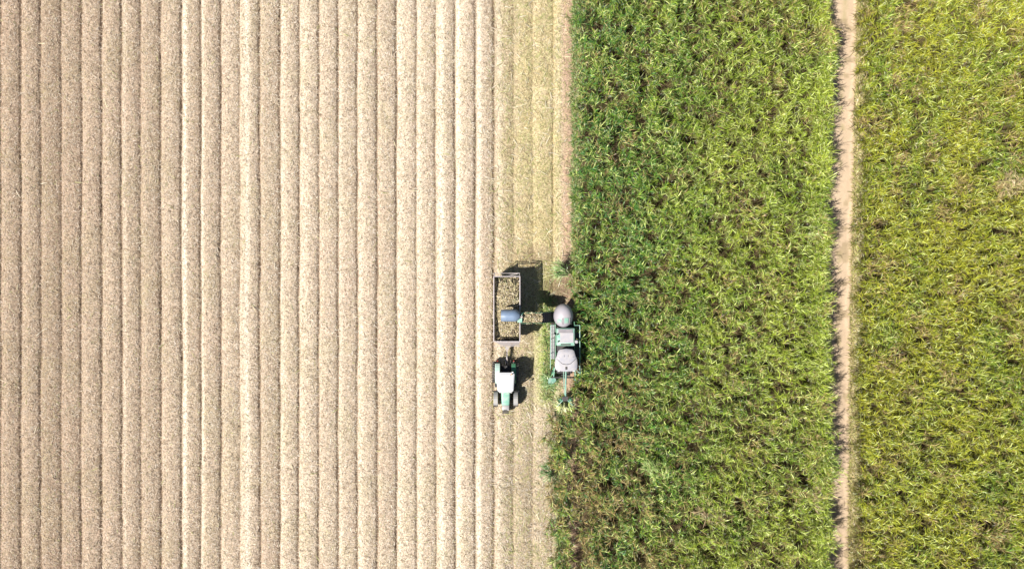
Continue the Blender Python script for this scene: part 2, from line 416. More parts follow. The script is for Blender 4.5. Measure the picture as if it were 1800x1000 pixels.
def cane(sx, sy, sh, sa, right, lean=.11, nl=19, zl=(.50, 1.0), Ls=(.36, .88)):
    """stalk positions -> leaf arrays and stalk arrays"""
    n = len(sx)
    bz = gz(sx, sy)
    wa = 6.283 * fbm(sx, sy, 2.2, 151, 2) * 2                                  # neighbours lean alike
    fa = np.arctan2(np.sin(wa) * 1.1 + np.sin(sa) + (.35 if right else 0), np.cos(wa) * 1.1 + np.cos(sa) + 1.1 * (sst(14, 27, sx) if not right else 1.0)) + rng.normal(0, .3, n)
    lm = np.abs(rng.normal(0, lean, n)) + lean * .5
    lx, ly = np.cos(fa) * lm * sh, np.sin(fa) * lm * sh
    parts = []
    for k in range(nl):
        t = zl[0] + (zl[1] - zl[0]) * (k + rng.random(n)) / nl
        o = np.stack([sx + lx * t ** 2, sy + ly * t ** 2, bz + sh * t], 1)
        top = (k / (nl - 1))
        az = np.where(rng.random(n) < .72, fa + rng.normal(0, .8, n), rng.uniform(0, 6.283, n))
        L = rng.uniform(Ls[0], Ls[1], n) * (1.0 - .15 * top)
        th0 = rng.normal(.75 + .45 * top, .25, n); bend = rng.uniform(1.0, 2.3, n) * (1.1 - .35 * top)
        cc = leaf_cols(o[:, 0], o[:, 1], n, right)
        if k < 3:                                                             # the lowest leaves have died back
            m = rng.random(n) < .4; cc[m] = DRY * rng.uniform(.4, .9, (m.sum(), 1))
        cc = cc * (np.where(rng.random(n) < .30, .45, 1.0) * (.50 if k < 6 else .80 if k < 11 else 1.28))[:, None]      # old low leaves dark; canopy shade and lit tops painted into the colour
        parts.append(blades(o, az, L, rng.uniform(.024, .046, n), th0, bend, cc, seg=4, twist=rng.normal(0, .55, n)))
    # stalks: three-sided, two joints
    ang = np.array([0, 2.094, 4.189]); V = np.zeros((n, 3, 3, 3), np.float32)
    for j, t in enumerate((0, .5, .92)):
        rr = .022 - .007 * j
        for m in range(3):
            V[:, j, m, 0] = sx + lx * t ** 2 + rr * np.cos(ang[m]); V[:, j, m, 1] = sy + ly * t ** 2 + rr * np.sin(ang[m]); V[:, j, m, 2] = bz + sh * t - (.05 if j == 0 else 0)
    base = (np.arange(n) * 9)[:, None]; qs = []
    for j in (0, 1):
        for m in range(3):
            a0, a1 = 3 * j + m, 3 * j + (m + 1) % 3
            qs.append(np.concatenate([base + a0, base + a1, base + a1 + 3, base + a0 + 3], 1))
    Q = np.stack(qs, 1).reshape(-1, 4)
    cs = np.array([.22, .20, .07]) * rng.uniform(.6, 1.3, (n, 1))
    return join(parts), (V.reshape(-1, 3), Q, np.repeat(cs, 9, axis=0))

def row_stalks(x0, y0, y1, per_m, hbase, thin=.30, xs_=.40, per=5, hv=1.0):
    """stools strung along a row; each is a tuft of stalks spreading from its root -> x, y, height, spread direction"""
    ns = int((y1 - y0) * per_m / per)
    ii = np.arange(ns); cy = y0 + (ii + rng.random(ns)) / ns * (y1 - y0)                  # evenly spaced, staggered across the row
    cx = x0 + ((ii * .618034 + rng.uniform(-.12, .12, ns)) % 1.0 - .5) * 2.9 * xs_ + (vn(cy * 0 + x0, cy, 2.2, 7) - .5) * .35
    g = fbm(cx, cy, 1.7, 161, 3); k = g > thin - .24 + .14 * rng.random(ns); cx, cy, g = cx[k], cy[k], g[k]; ns = len(cx)
    ch = hbase * (.66 + .30 * np.clip((g - .3) / .45, 0, 1)) + hv * (.95 * (fbm(cx, cy, .9, 171, 2) - .5) + rng.normal(0, .24, ns))
    m = np.repeat(np.arange(ns), per); a = rng.uniform(0, 6.283, len(m)); r = np.abs(rng.normal(0, .22, len(m)))
    h = ch[m] * rng.uniform(.84, 1.08, len(m)) * (1.04 - .45 * np.clip(r - .12, 0, 1))
    return cx[m] + r * np.cos(a), cy[m] + r * np.sin(a), np.clip(h, .9, None), a

# the block beside the machines
SX, SY, SH, SA = [], [], [], []
for k in range(13):
    x0 = (1025 + 33.6 * k - 900) * .05
    a_, b2, c2, d2 = row_stalks(x0, -31, 31, 14.5 if k < 12 else 38, 3.1 if k < 12 else 3.75, thin=.25 if k < 12 else .0, xs_=.60 if k < 12 else .20)
    if k == 12:
        a_ = a_ + np.interp(b2, [-25, 0, 8, 25], [-.34, -.46, -.42, .02])
    if k == 0: a_ = a_ + .06 + .55 * (fbm(b2 * 0, b2, 1.6, 6, 3) - .45)
    SX.append(a_); SY.append(b2); SH.append(c2); SA.append(d2)
# the row being cut, still standing in front of the harvester, ragged on its open side
a_, b2, c2, d2 = row_stalks(4.5, -31, -9.9, 13, 2.5, thin=.40); SX.append(a_ + .9 * (vn(b2 * 0, b2, 1.5, 16) - .5) - .1); SY.append(b2); SH.append(c2); SA.append(d2)
a_, b2, c2, d2 = row_stalks(3.75, -31, -11.5, 7.5, 2.0, thin=.62, xs_=.34); SX.append(a_); SY.append(b2); SH.append(c2); SA.append(d2)
sx, sy, sh, sa = map(np.concatenate, (SX, SY, SH, SA))
# nothing stands where the harvester itself is
k = ~((sx > 3.0) & (((sx < 5.62) & (sy < -1.5)) | (sx < 5.1)) & (sy > -8.6) & (sy < .4)); sx, sy, sh, sa = sx[k], sy[k], sh[k], sa[k]
(lv, lq, lc), (tv, tq, tcx) = cane(sx, sy, sh, sa, False)
cr = np_mesh('sugarcane', lv, lq, leaf_m, lc); tag(cr, 'tall green standing sugarcane between the harvester and the dirt track', 'sugarcane', kind='stuff')
np_mesh('stalk', tv, tq, stalk_m, tcx, parent=cr)['kind'] = 'stuff'
# the block beyond the track
SX, SY, SH, SA = [], [], [], []
for k in range(13):
    x0 = (1513 + 35 * k - 900) * .05
    a_, b2, c2, d2 = row_stalks(x0, -31, 31, 16.5, 2.75, thin=.10, xs_=.60, hv=.5)
    if k == 0: a_ = a_ + np.interp(-b2, [-25, -12, 0, 12, 25], [.35, .25, .05, 0, -.02])
    SX.append(a_); SY.append(b2); SH.append(c2); SA.append(d2)
sx, sy, sh, sa = map(np.concatenate, (SX, SY, SH, SA))
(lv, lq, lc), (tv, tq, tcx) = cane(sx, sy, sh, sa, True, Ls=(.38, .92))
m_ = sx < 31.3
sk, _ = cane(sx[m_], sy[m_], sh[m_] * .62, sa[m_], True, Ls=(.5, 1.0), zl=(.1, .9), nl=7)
lv, lq, lc = join([(lv, lq, lc), sk])
cr = np_mesh('sugarcane', lv, lq, leaf_m, lc); tag(cr, 'yellow green standing sugarcane on the far side of the dirt track', 'sugarcane', kind='stuff')
np_mesh('stalk', tv, tq, stalk_m, tcx, parent=cr)['kind'] = 'stuff'

# low dry grass along both edges of the track and along the cut edge of the cane
def tufts(xf, y0, y1, n, L, cols, name, label, cat, spread):
    y = rng.uniform(y0, y1, n); x = xf(y) + np.abs(rng.normal(0, spread, n)) * np.where(spread > 0, 1, -1)
    cc = cols[rng.choice(len(cols), n)] * rng.uniform(.7, 1.2, (n, 1))
    v, q, c = blades(np.stack([x, y, gz(x, y)], 1), rng.uniform(0, 6.283, n), rng.uniform(L[0], L[1], n), rng.uniform(.03, .06, n), rng.uniform(.5, 1.4, n), rng.uniform(.5, 1.8, n), cc, seg=3, twist=rng.normal(0, .4, n), prof=np.array([.6, 1, .7, .06]))
    tag(np_mesh(name, v, q, leaf_m, c), label, cat, kind='stuff')
yel = np.array([[.50, .42, .20], [.44, .40, .15], [.55, .47, .28], [.32, .34, .09], [.38, .29, .15]])
tufts(lambda y: trk_r(y) + .0, -30, 30, 19000, (.25, .7), yel, 'verge_grass', 'straw yellow grass along the right edge of the dirt track', 'grass', .36)
grn = np.array([[.16, .24, .06], [.24, .32, .11], [.12, .22, .07], [.42, .36, .19], [.30, .30, .12]])
tufts(lambda y: np.where(y > -1, 5.38, np.where(y > -10, 3.0, 4.1)) + .35 * (vn(y * 0, y, 1.5, 3) - .5) - .15, -30, 30, 9000, (.25, .8), grn, 'edge_growth', 'low green shoots and trash along the cut edge of the cane', 'undergrowth', .45)
tufts(lambda y: np.interp(-y, [-30, 0, 30], [26.6, 26.4, 26.4]), -30, 30, 7000, (.3, .8), grn, 'edge_growth', 'low growth in the shade on the left edge of the dirt track', 'undergrowth', .3)

# single plants that stand out
def clump(X, Y, n, h, rad, cols, label, cat='sugarcane plant', az=None, azs=6.283, lean=.25, Ls=(.4, .95), W=(.026, .055), nl=15, ths=(.5, 1.2), top=None, name='cane_clump', toph=2.4):
    bx, by = px(X, Y, toph)
    root = empty(name, (bx, by, 0)); tag(root, label, cat)
    a0 = rng.uniform(0, 6.283, n) if az is None else az + rng.normal(0, azs, n)
    rr = rad * np.sqrt(rng.random(n)); pa = rng.uniform(0, 6.283, n)
    sx, sy = rr * np.cos(pa), rr * np.sin(pa); hh = h * rng.uniform(.75, 1.1, n)
    lx, ly = np.cos(a0) * lean * hh, np.sin(a0) * lean * hh
    parts = []; cols = np.array(cols)
    for k in range(nl):
        t = .5 + .5 * (k + rng.random(n)) / nl
        o = np.stack([sx + lx * t ** 2, sy + ly * t ** 2, hh * t], 1)
        cc = cols[rng.choice(len(cols), n)] * rng.uniform(.7, 1.2, (n, 1))
        parts.append(blades(o, a0 + rng.normal(0, .9 if az is None else .45, n), rng.uniform(*Ls, n), rng.uniform(*W, n), rng.uniform(*ths, n), rng.uniform(.9, 2.0, n), cc, seg=4, twist=rng.normal(0, .4, n)))
    v, q, c = join(parts); np_mesh('leaves', v, q, leaf_m, c, parent=root)
    mb = MB()
    for j in range(n): mb.rod((sx[j], sy[j], 0), (sx[j] + lx[j] * .8, sy[j] + ly[j] * .8, hh[j] * .92), .022, .012, 5)
    mb.build('stalks', cane_stalk, root)
    return root
cane_stalk = paint('cane rind', (.30, .27, .10), .5, dust=.2, sc=6)
dryc = [[.52, .42, .22], [.44, .34, .17], [.34, .24, .13], [.34, .35, .10]]
palec = [[.36, .46, .14], [.26, .38, .09], [.42, .46, .18], [.14, .26, .05]]
clump(1778, 320, 26, 3.0, .75, dryc, 'dead straw coloured cane clump near the right edge of the far cane block', lean=.12)
clump(1156, 836, 26, 3.0, .9, palec, 'pale bright green cane clump leaning over at the lower part of the near block', az=2.2, azs=.5, lean=.3)
clump(973, 828, 14, 1.6, .45, [[.12, .23, .08], [.10, .20, .06], [.46, .38, .22]], 'broken green cane clump sprawling onto the stubble below the tractor', az=3.2, azs=.5, lean=.5, toph=1.2, ths=(.1, .8))
clump(1000, 478, 16, 1.9, .45, [[.24, .36, .12], [.12, .24, .06], [.36, .38, .20]], 'pale green cane clump bent out of the edge above the harvester', az=3.0, azs=.35, lean=.5, toph=1.6, ths=(.1, .7))
clump(1428, 402, 28, 2.9, .9, [[.36, .44, .13], [.26, .36, .08], [.44, .44, .20]], 'light yellow green cane clump bending towards the dirt track', az=.1, azs=.3, lean=.3)
clump(1424, 872, 18, 2.8, .8, [[.36, .27, .15], [.26, .19, .10], [.30, .34, .10]], 'withered brown cane clump at the lower end of the near block', az=.2, azs=1.0, lean=.25)
clump(1255, 905, 14, 2.6, .8, dryc[1:3] + [[.2, .16, .09]], 'tangled brown dead cane clump deep inside the near block', lean=.3)
clump(993, 711, 14, 3.0, .3, [[.60, .60, .34], [.50, .52, .24], [.34, .42, .13]], 'yellowish cane tops bunched at the end of the harvester boom', az=-1.5, azs=1.2, lean=.08, Ls=(.35, .7), W=(.07, .12), toph=3.1)
clump(967, 668, 12, 1.5, .6, [[.10, .20, .07], [.14, .25, .08], [.25, .34, .14]], 'dark green uncut cane clump beside the harvester divider and cab', lean=.35, toph=1.2, ths=(.2, 1.0))
fx, fy = px(990, 212, .2)
o = MB().tube([(0, 0, .17), (.35, .02, .2), (.8, -.02, .24)], .03, 7)
o = o.build('fallen_stalk', cane_stalk, smooth=True, loc=(fx - .5, fy, .0)); tag(o, 'single cane stalk fallen onto the stubble at the upper cane edge', 'cane stalk')

# ------------------------------------------------------------ machine materials
green = paint('green machine paint', (.02, .17, .085), .35, dust=.30)
green2 = paint('faded green machine paint', (.17, .36, .28), .3, dust=.6, dustc=(.46, .48, .42), sc=3)
fend_glare = paint('green fender with painted glare', (.38, .52, .46), .25, dust=.3, dustc=(.6, .6, .55))  # pale sun glare painted into the left fender's colour
white = paint('white roof paint', (.55, .56, .58), .4, dust=.25, dustc=(.6, .55, .46))
railm = paint('pale rail paint', (.44, .40, .41), .45, dust=.55, dustc=(.36, .28, .22), sc=3)
cabroof = paint('light grey roof paint', (.31, .305, .34), .42, dust=.5, dustc=(.5, .44, .38))
hoodm = paint('grey moulded hood', (.34, .32, .35), .38, dust=.3, dustc=(.36, .30, .28))
bluehood = paint('blue grey moulded hood', (.15, .21, .31), .3, dust=.2, dustc=(.30, .32, .36))
dark = paint('black metal', (.025, .025, .028), .5, dust=.35, dustc=(.16, .13, .10))
grey = paint('grey steel', (.30, .30, .31), .45, metal=.3, dust=.4)
lgrey = paint('pale worn steel', (.34, .31, .31), .5, metal=.1, dust=.6, dustc=(.22, .15, .10), sc=3)
rubber = paint('dusty tyre rubber', (.035, .034, .035), .8, dust=.65, dustc=(.24, .20, .16), sc=4)
yellow = paint('yellow rim paint', (.62, .46, .04), .4, dust=.4)
glass, _t, _p, _ = nodes('cab glass'); _p.inputs['Base Color'].default_value = (.02, .03, .035, 1); _p.inputs['Roughness'].default_value = .06; _p.inputs['Specular IOR Level'].default_value = .8
lampm = paint('clear lamp lens', (.7, .7, .68), .15, dust=.1)
redm = paint('red lamp lens', (.5, .02, .015), .2, dust=.1)

def wheel(parent, cx, cy, r, wd, rimm, lugs=20, cz=None):
    e = empty('wheel', (cx, cy, r if cz is None else cz), parent=parent)
    h = wd / 2; ri = r * .56
    m = MB().lathe_x((0, 0, 0), [(-h * .8, ri), (-h, r * .78), (-h * .92, r * .90), (-h * .6, r * .945), (0, r * .955), (h * .6, r * .945), (h * .92, r * .90), (h, r * .78), (h * .8, ri)], 44)
    for k in range(lugs):
        for s in (-1, 1):
            a = 2 * math.pi * (k + (.5 if s > 0 else 0)) / lugs
            M = Matrix.Rotation(a, 4, 'X') @ Matrix.Translation((s * h * .45, 0, r * .965)) @ Matrix.Rotation(s * .6, 4, 'Z')
            m.box((0, 0, 0), (h * 1.05, r * .055, r * .075), M)
    m.build('tyre', rubber, e, True)
    m = MB()
    for s in (-1, 1):
        m.lathe_x((s * h * .55, 0, 0), [(-s * .06, ri * 1.01), (s * .10, ri * 1.02), (s * .11, ri * .93), (s * .02, ri * .85), (s * .0, ri * .4), (s * .05, ri * .35)], 32)
    m.rod((-h * .7, 0, 0), (h * .7, 0, 0), ri * .22, n=14)
    for k in range(8):
        a = 2 * math.pi * k / 8
        for s in (-1, 1): m.rod((s * h * .50, ri * .28 * math.cos(a), ri * .28 * math.sin(a)), (s * h * .72, ri * .28 * math.cos(a), ri * .28 * math.sin(a)), .022, n=6)
    m.build('rim', rimm, e, True)
    return e

def rrect(cx, cy, z, sx, sy, r, n=5, tf=1.0):
    """rounded rectangle ring; tf narrows the front (-y) side"""
    p = []
    for qx, qy, a0 in ((1, 1, 0), (-1, 1, 90), (-1, -1, 180), (1, -1, 270)):
        for k in range(n + 1):
            a = R(a0 + 90 * k / n)
            X = qx * (sx / 2 - r) + r * math.cos(a); Y = qy * (sy / 2 - r) + r * math.sin(a)
            t = (Y + sy / 2) / sy; X *= tf + (1 - tf) * t
            p.append((cx + X, cy + Y, z))
    return p

# ------------------------------------------------------------ tractor (nose towards -y)
T = empty('tractor', (-.55, -7.58, .06))
tag(T, 'green tractor with a white cab roof pulling the cane trailer', 'tractor')
MB().box((0, -.9, .95), (.55, 3.0, .5), bev=.04).box((0, .25, .95), (.8, .7, .55), bev=.05).box((0, -2.35, .72), (1.35, .22, .22), bev=.03).rod((-.75, 0, .92), (.75, 0, .92), .13, n=14).build('chassis', dark, T)
for s in (-1, 1):
    wheel(T, s * .88, 0, .92, .54, yellow, 22)
    wheel(T, s * .86, -2.37, .68, .40, yellow, 18)
# bonnet: lofted, narrowing and dropping to the nose
rings = []
for yy, wd, z1, cr_ in ((-1.30, .76, 1.90, .13), (-1.8, .76, 1.87, .13), (-2.4, .72, 1.80, .13), (-2.75, .68, 1.73, .14)):
    ring = []
    for qx, a0 in ((1, 0), (-1, 90)):
        for k in range(6):
            a = R(a0 + 18 * k); ring.append((qx * (wd / 2 - cr_) + cr_ * math.cos(a), yy, z1 - cr_ + cr_ * math.sin(a)))
    ring += [(-wd / 2, yy, 1.12), (wd / 2, yy, 1.12)]; rings.append(ring)
MB().loft(rings).build('bonnet', green2, T, True)
b = MB()
b.box((0, -2.75 - .20, 1.38), (.62, .40, .58), bev=.07); b.box((0, -3.16, 1.30), (.50, .05, .40), bev=.01)
g = b.build('grille', grey, T, True)
b = MB()
for k in range(7): b.box((0, -3.19, 1.14 + .05 * k), (.44, .02, .018))
b.build('slats', dark, g)
for s in (-1, 1):
    MB().box((s * .22, -3.17, 1.52), (.14, .05, .09), bev=.015).build('headlight', lampm, T)
b = MB()
for k in range(9): b.box((-.24 + .06 * k, -3.42, .78), (.05, .34, .42), bev=.012)
b.box((0, -3.25, .72), (.5, .3, .12)); b.box((0, -2.95, .80), (.34, .75, .20)); b.build('front_weight', dark, T)
# cab: pillars, glass box, roof
MB().loft([rrect(0, -.70, 1.05, 1.18, 1.30, .10, tf=.80), rrect(0, -.72, 1.75, 1.38, 1.50, .10, tf=.84), rrect(0, -.68, 2.58, 1.34, 1.36, .10, tf=.86)]).build('cab_glass', glass, T, True)
b = MB()
for sx_, y0, y1 in ((.54, -1.28, -1.26), (.68, -.55, -.55), (.66, -.04, -.06)):
    for s in (-1, 1): b.bar((s * sx_, y0, 1.05), (s * (sx_ - .0), y1, 2.62), .07, .07)
b.box((0, -.7, 1.02), (1.30, 1.45, .12), bev=.03)
b.build('cab_frame', green, T)
rf = MB().loft([rrect(0, -.66, 2.60, 1.44, 1.50, .16, 7, .86), rrect(0, -.66, 2.66, 1.56, 1.64, .20, 7, .86), rrect(0, -.66, 2.76, 1.56, 1.64, .22, 7, .86), rrect(0, -.66, 2.84, 1.40, 1.46, .24, 7, .86), rrect(0, -.66, 2.865, 1.05, 1.1, .2, 7, .86)]).build('cab_roof', white, T, True)
MB().loft([rrect(0, -.30, 2.866, .95, .62, .10), rrect(0, -.30, 2.905, .88, .55, .10)]).build('roof_hatch', white, rf, True)
MB().loft([rrect(0, -1.18, 2.80, .80, .60, .10, 5, .8), rrect(0, -1.18, 2.875, .70, .50, .10, 5, .8)]).build('roof_pod', white, rf, True)
for s in (-1, 1):
    MB().box((s * .42, -1.50, 2.72), (.17, .07, .09), bev=.015).build('work_light', lampm, rf)
    MB().box((s * .60, .19, 2.72), (.15, .07, .09), bev=.015).build('work_light', lampm, rf)
MB().rod((.52, .02, 2.86), (.52, .02, 2.99), .05, .04, 12).build('beacon', paint('amber beacon', (.8, .3, .02), .2, dust=.1), rf)
# rear fenders follow the tyres
for s in (-1, 1):
    rows = []
    for k in range(13):
        a = R(-8 + 150 * k / 12); rr = 1.02
        rows.append([(s * .50, -rr * math.cos(a), .92 + rr * math.sin(a)), (s * .84, -rr * math.cos(a), .92 + rr * math.sin(a)), (s * .90, -(rr - .05) * math.cos(a), .92 + (rr - .05) * math.sin(a))])
    MB().sheet(rows, .03).box((s * .60, -.35, 1.42), (.03, 1.1, .85)).build('rear_fender', fend_glare if s < 0 else green, T)  # glare-painted copy on the left, plain green on the shaded right
    rows = []
    for k in range(9):
        a = R(5 + 120 * k / 8); rr = .76
        rows.append([(s * .68, -2.37 + rr * math.cos(a), .68 + rr * math.sin(a)), (s * 1.05, -2.37 + rr * math.cos(a), .68 + rr * math.sin(a))])
    MB().sheet(rows, .02).build('front_fender', grey, T)
    MB().tube([(s * .62, -1.42, 2.35), (s * .95, -1.50, 2.38), (s * 1.02, -1.50, 2.25)], .018).box((s * 1.05, -1.50, 2.08), (.20, .05, .36), bev=.02).build('mirror', dark, T)
    MB().box((s * .78, -1.10, .55), (.36, .42, .03)).box((s * .78, -1.12, .85), (.32, .40, .03)).bar((s * .93, -1.10, .5), (s * .93, -1.10, 1.05), .03, .03).build('step', dark, T)
    MB().box((s * .70, 1.0, 1.25), (.12, .05, .10), bev=.015).build('tail_lamp', redm, T)
MB().rod((.50, -1.55, 1.5), (.50, -1.55, 2.65), .055, n=12).rod((.50, -1.55, 1.55), (.50, -1.55, 2.15), .085, n=12).tube([(.50, -1.55, 2.65), (.50, -1.50, 2.74), (.50, -1.42, 2.78)], .05).build('exhaust', grey, T, True)
b = MB()
for s in (-1, 1):
    b.bar((s * .38, .30, .75), (s * .42, 1.02, .62), .06, .09); b.rod((s * .38, .25, 1.45), (s * .40, .80, .68), .03); b.bar((s * .3, .30, 1.35), (s * .42, .62, 1.5), .06, .08)
b.rod((0, .35, 1.25), (0, .95, 1.1), .035); b.build('linkage', dark, T)
MB().box((0, .66, .50), (.10, .8, .05)).box((0, 1.02, .52), (.18, .12, .14), bev=.02).build('drawbar_hitch', grey, T)
for q_ in (-.22, -.12, .16):
    MB().tube([(q_, .45, 1.35), (q_ * 1.3, .8, 1.55), (q_ * 1.2, 1.15, 1.35), (q_ * .6, 1.5, .95), (q_ * .3, 1.8, .80)], .018, 6).build('hose', dark, T)

# ------------------------------------------------------------ trailer
B = empty('cane_trailer', (-.43, -2.05, .05))
tag(B, 'high sided pale steel trailer heaped with chopped cane behind the tractor', 'trailer')
HW, YR, YF, ZT, ZM, ZF = 1.09, 2.72, -2.72, 3.33, 2.0, 1.15
b = MB()
for s in (-1, 1): b.box((s * .5, 0, .98), (.12, 5.3, .2))
for k in range(7): b.box((0, -2.4 + .8 * k, 1.05), (1.9, .08, .1))
b.build('chassis', grey, B)
MB().box((0, 0, 1.13), (2 * HW - .02, YR - YF - .02, .05)).build('floor', grey, B)
for s in (-1, 1):
    b = MB().box((s * HW, 0, (ZF + ZM) / 2), (.035, YR - YF, ZM - ZF))
    for k in range(10): b.box((s * (HW + .035), YF + .15 + k * .57, (ZF + ZT) / 2), (.05, .05, ZT - ZF - .04))
    b.box((s * (HW + .03), 0, ZM), (.06, YR - YF, .05)); sw = b.build('side_wall', lgrey, B)
    b = MB()                                                             # expanded-metal upper side
    for k in range(60): b.box((s * HW, YF + .05 + k * .0915, (ZM + ZT) / 2), (.012, .055, ZT - ZM))
    for k in range(14): b.box((s * HW * 1.004, 0, ZM + .08 + k * .094), (.010, YR - YF - .05, .048))
    b.build('mesh_panel', grey, sw)
# sloping front and rear walls
b = MB().box((0, YF, (ZF + ZM) / 2 + .3), (2 * HW - .04, .035, ZM - ZF + .6))
for k in range(9): b.bar((-.96 + k * .24, YF - .04, ZF), (-.96 + k * .24, YF - .04, ZT - .05), .05, .05)
b.build('front_wall', lgrey, B)
MB().sheet([[(-HW + .15, YF - .05, ZT - .08), (0, YF - .05, ZT - .08), (HW, YF - .05, ZT - .08)], [(-.55, YF - .33, ZT - .5), (.05, YF - .38, ZT - .5), (HW - .05, YF - .33, ZT - .5)]], .02).bar((-HW - .02, YF - .42, ZT - .52), (HW + .02, YF - .42, ZT - .52), .045, .045).build('front_guard', lgrey, B)
b = MB().box((0, YR, (ZF + ZM) / 2 + .2), (2 * HW - .04, .035, ZM - ZF + .4))
b.build('rear_wall', dark, B)
b = MB()
for s in (-1, 1): b.bar((s * (HW - .03), YR, ZT - .05), (s * (HW - .03), YR + .28, ZT - .12), .05, .05); b.bar((s * (HW - .03), YR + .28, ZT - .12), (s * (HW - .03), YR + .05, 1.5), .05, .05)
b.bar((.15, YR + .27, ZT - .12), (HW - .03, YR + .27, ZT - .12), .06, .05); b.bar((-HW + .03, YR + .27, ZT - .2), (.15, YR + .27, ZT - .4), .05, .04)
b.bar((.1, YR + .1, ZT - .3), (.9, YR + .22, ZT - .16), .05, .05); b.build('tailgate_frame', lgrey, B)
b = MB()
for s in (-1, 1): b.box((s * HW, 0, ZT), (.075, YR - YF + .06, .075), bev=.015)
for yy in (YR, YF): b.box((0, yy, ZT + .003), (2 * HW - .08, .07, .07), bev=.015)
b.build('top_rail', railm, B)
for s in (-1, 1):
    for yy in (-.55, .85): wheel(B, s * .82, yy, .52, .38, lgrey, 16)
for yy in (-.55, .85): MB().rod((-.75, yy, .52), (.75, yy, .52), .06).build('axle', dark, B)
b = MB()
b.bar((0, YF + .1, .95), (-.02, -4.72, .62), .13, .13)
for s in (-1, 1): b.bar((s * .5, YF + .1, .96), (0, -3.75, .80), .08, .10)
b.rod((-.02, -4.72, .62), (-.02, -4.72, .48), .07); b.build('drawbar', lgrey, B)
MB().bar((.30, -3.3, .15), (.30, -3.3, .95), .08, .08).box((.30, -3.3, .02), (.22, .22, .03)).build('jack_stand', lgrey, B)

# the load: a mound of billets
gx = np.linspace(-HW + .03, HW - .03, 40); gy = np.linspace(YF + .03, YR - .03, 90)
GX, GY = np.meshgrid(gx, gy, indexing='ij')
def heap(x, y):
    e = np.maximum(abs(x + .0) / HW, 0) ** 2.4
    f = np.exp(-((y - 1.0) / 1.35) ** 2) * .55 + np.exp(-((y + .7) / 1.3) ** 2) * .35
    edge = np.clip((y - YF) / .9, 0, 1) ** .6
    eb = np.clip((YR - y) / .55, 0, 1) ** .5
    return 1.88 + (.72 + f) * (1 - .38 * e) * (.25 + .75 * edge) * (.55 + .45 * eb) + .16 * (fbm(x + 40, y, .35, 3) - .5)
ids = np.arange(GX.size).reshape(GX.shape)
q = np.stack([ids[:-1, :-1], ids[1:, :-1], ids[1:, 1:], ids[:-1, 1:]], -1).reshape(-1, 4)
nn = fbm(GX.ravel() + 9, GY.ravel(), .3, 5)[:, None]
hc = np.array([.09, .065, .035]) * (1 - nn) + np.array([.28, .23, .13]) * nn
def billets(n, X, Y, Z, L=(.10, .24)):
    parts = []
    pal = np.array([[.52, .44, .28], [.42, .35, .20], [.32, .24, .14], [.62, .55, .42], [.26, .26, .11], [.15, .11, .07], [.08, .06, .04]])
    cc = pal[rng.choice(7, n, p=[.26, .2, .15, .13, .08, .1, .08])] * rng.uniform(.8, 1.15, (n, 1))
    az = rng.uniform(0, 6.283, n); ln = rng.uniform(*L, n); e = rng.normal(0, .3, n)
    for tw in (0, 1.57):                                                    # crossed flats read as short round pieces
        parts.append(blades(np.stack([X, Y, Z], 1), az, ln, np.full(n, .042), e, np.zeros(n), cc, seg=1, twist=np.full(n, tw), prof=np.array([1., 1.])))
    return join(parts)
nb_ = 5200
bx_ = rng.uniform(-HW + .06, HW - .14, nb_); by_ = rng.uniform(YF + .06, YR - .16, nb_)
bb = billets(nb_, bx_, by_, heap(bx_, by_) + rng.uniform(0, .06, nb_))
hp = (np.stack([GX.ravel(), GY.ravel(), heap(GX.ravel(), GY.ravel())], 1), q, hc)
nl_ = 260; lx_ = rng.uniform(-.85, .85, nl_); ly_ = rng.uniform(YF + .2, YR - .3, nl_); k_ = (abs(lx_) > .45) | (rng.random(nl_) < .3); lx_, ly_ = lx_[k_], ly_[k_]; nl_ = len(lx_)
ls_ = blades(np.stack([lx_, ly_, heap(lx_, ly_) + .03], 1), rng.normal(1.57, .5, nl_), rng.uniform(.3, .8, nl_), rng.uniform(.03, .06, nl_), rng.uniform(.1, .5, nl_), rng.uniform(.5, 1.1, nl_), np.array([[.05, .045, .03], [.10, .12, .04], [.45, .40, .22]])[rng.choice(3, nl_)], seg=3, twist=rng.normal(0, .5, nl_), prof=np.array([.6, 1, .8, .1]))
v, q, c = join([hp, bb, ls_]); bil_m = attr_mat('cane billets', rough=.6, spec=.3)
o = np_mesh('cane_billets', v, q, bil_m, c); o.location = (-.43, -2.05, .05)
tag(o, 'heap of chopped cane billets filling the pale steel trailer', 'cane billets', kind='stuff')

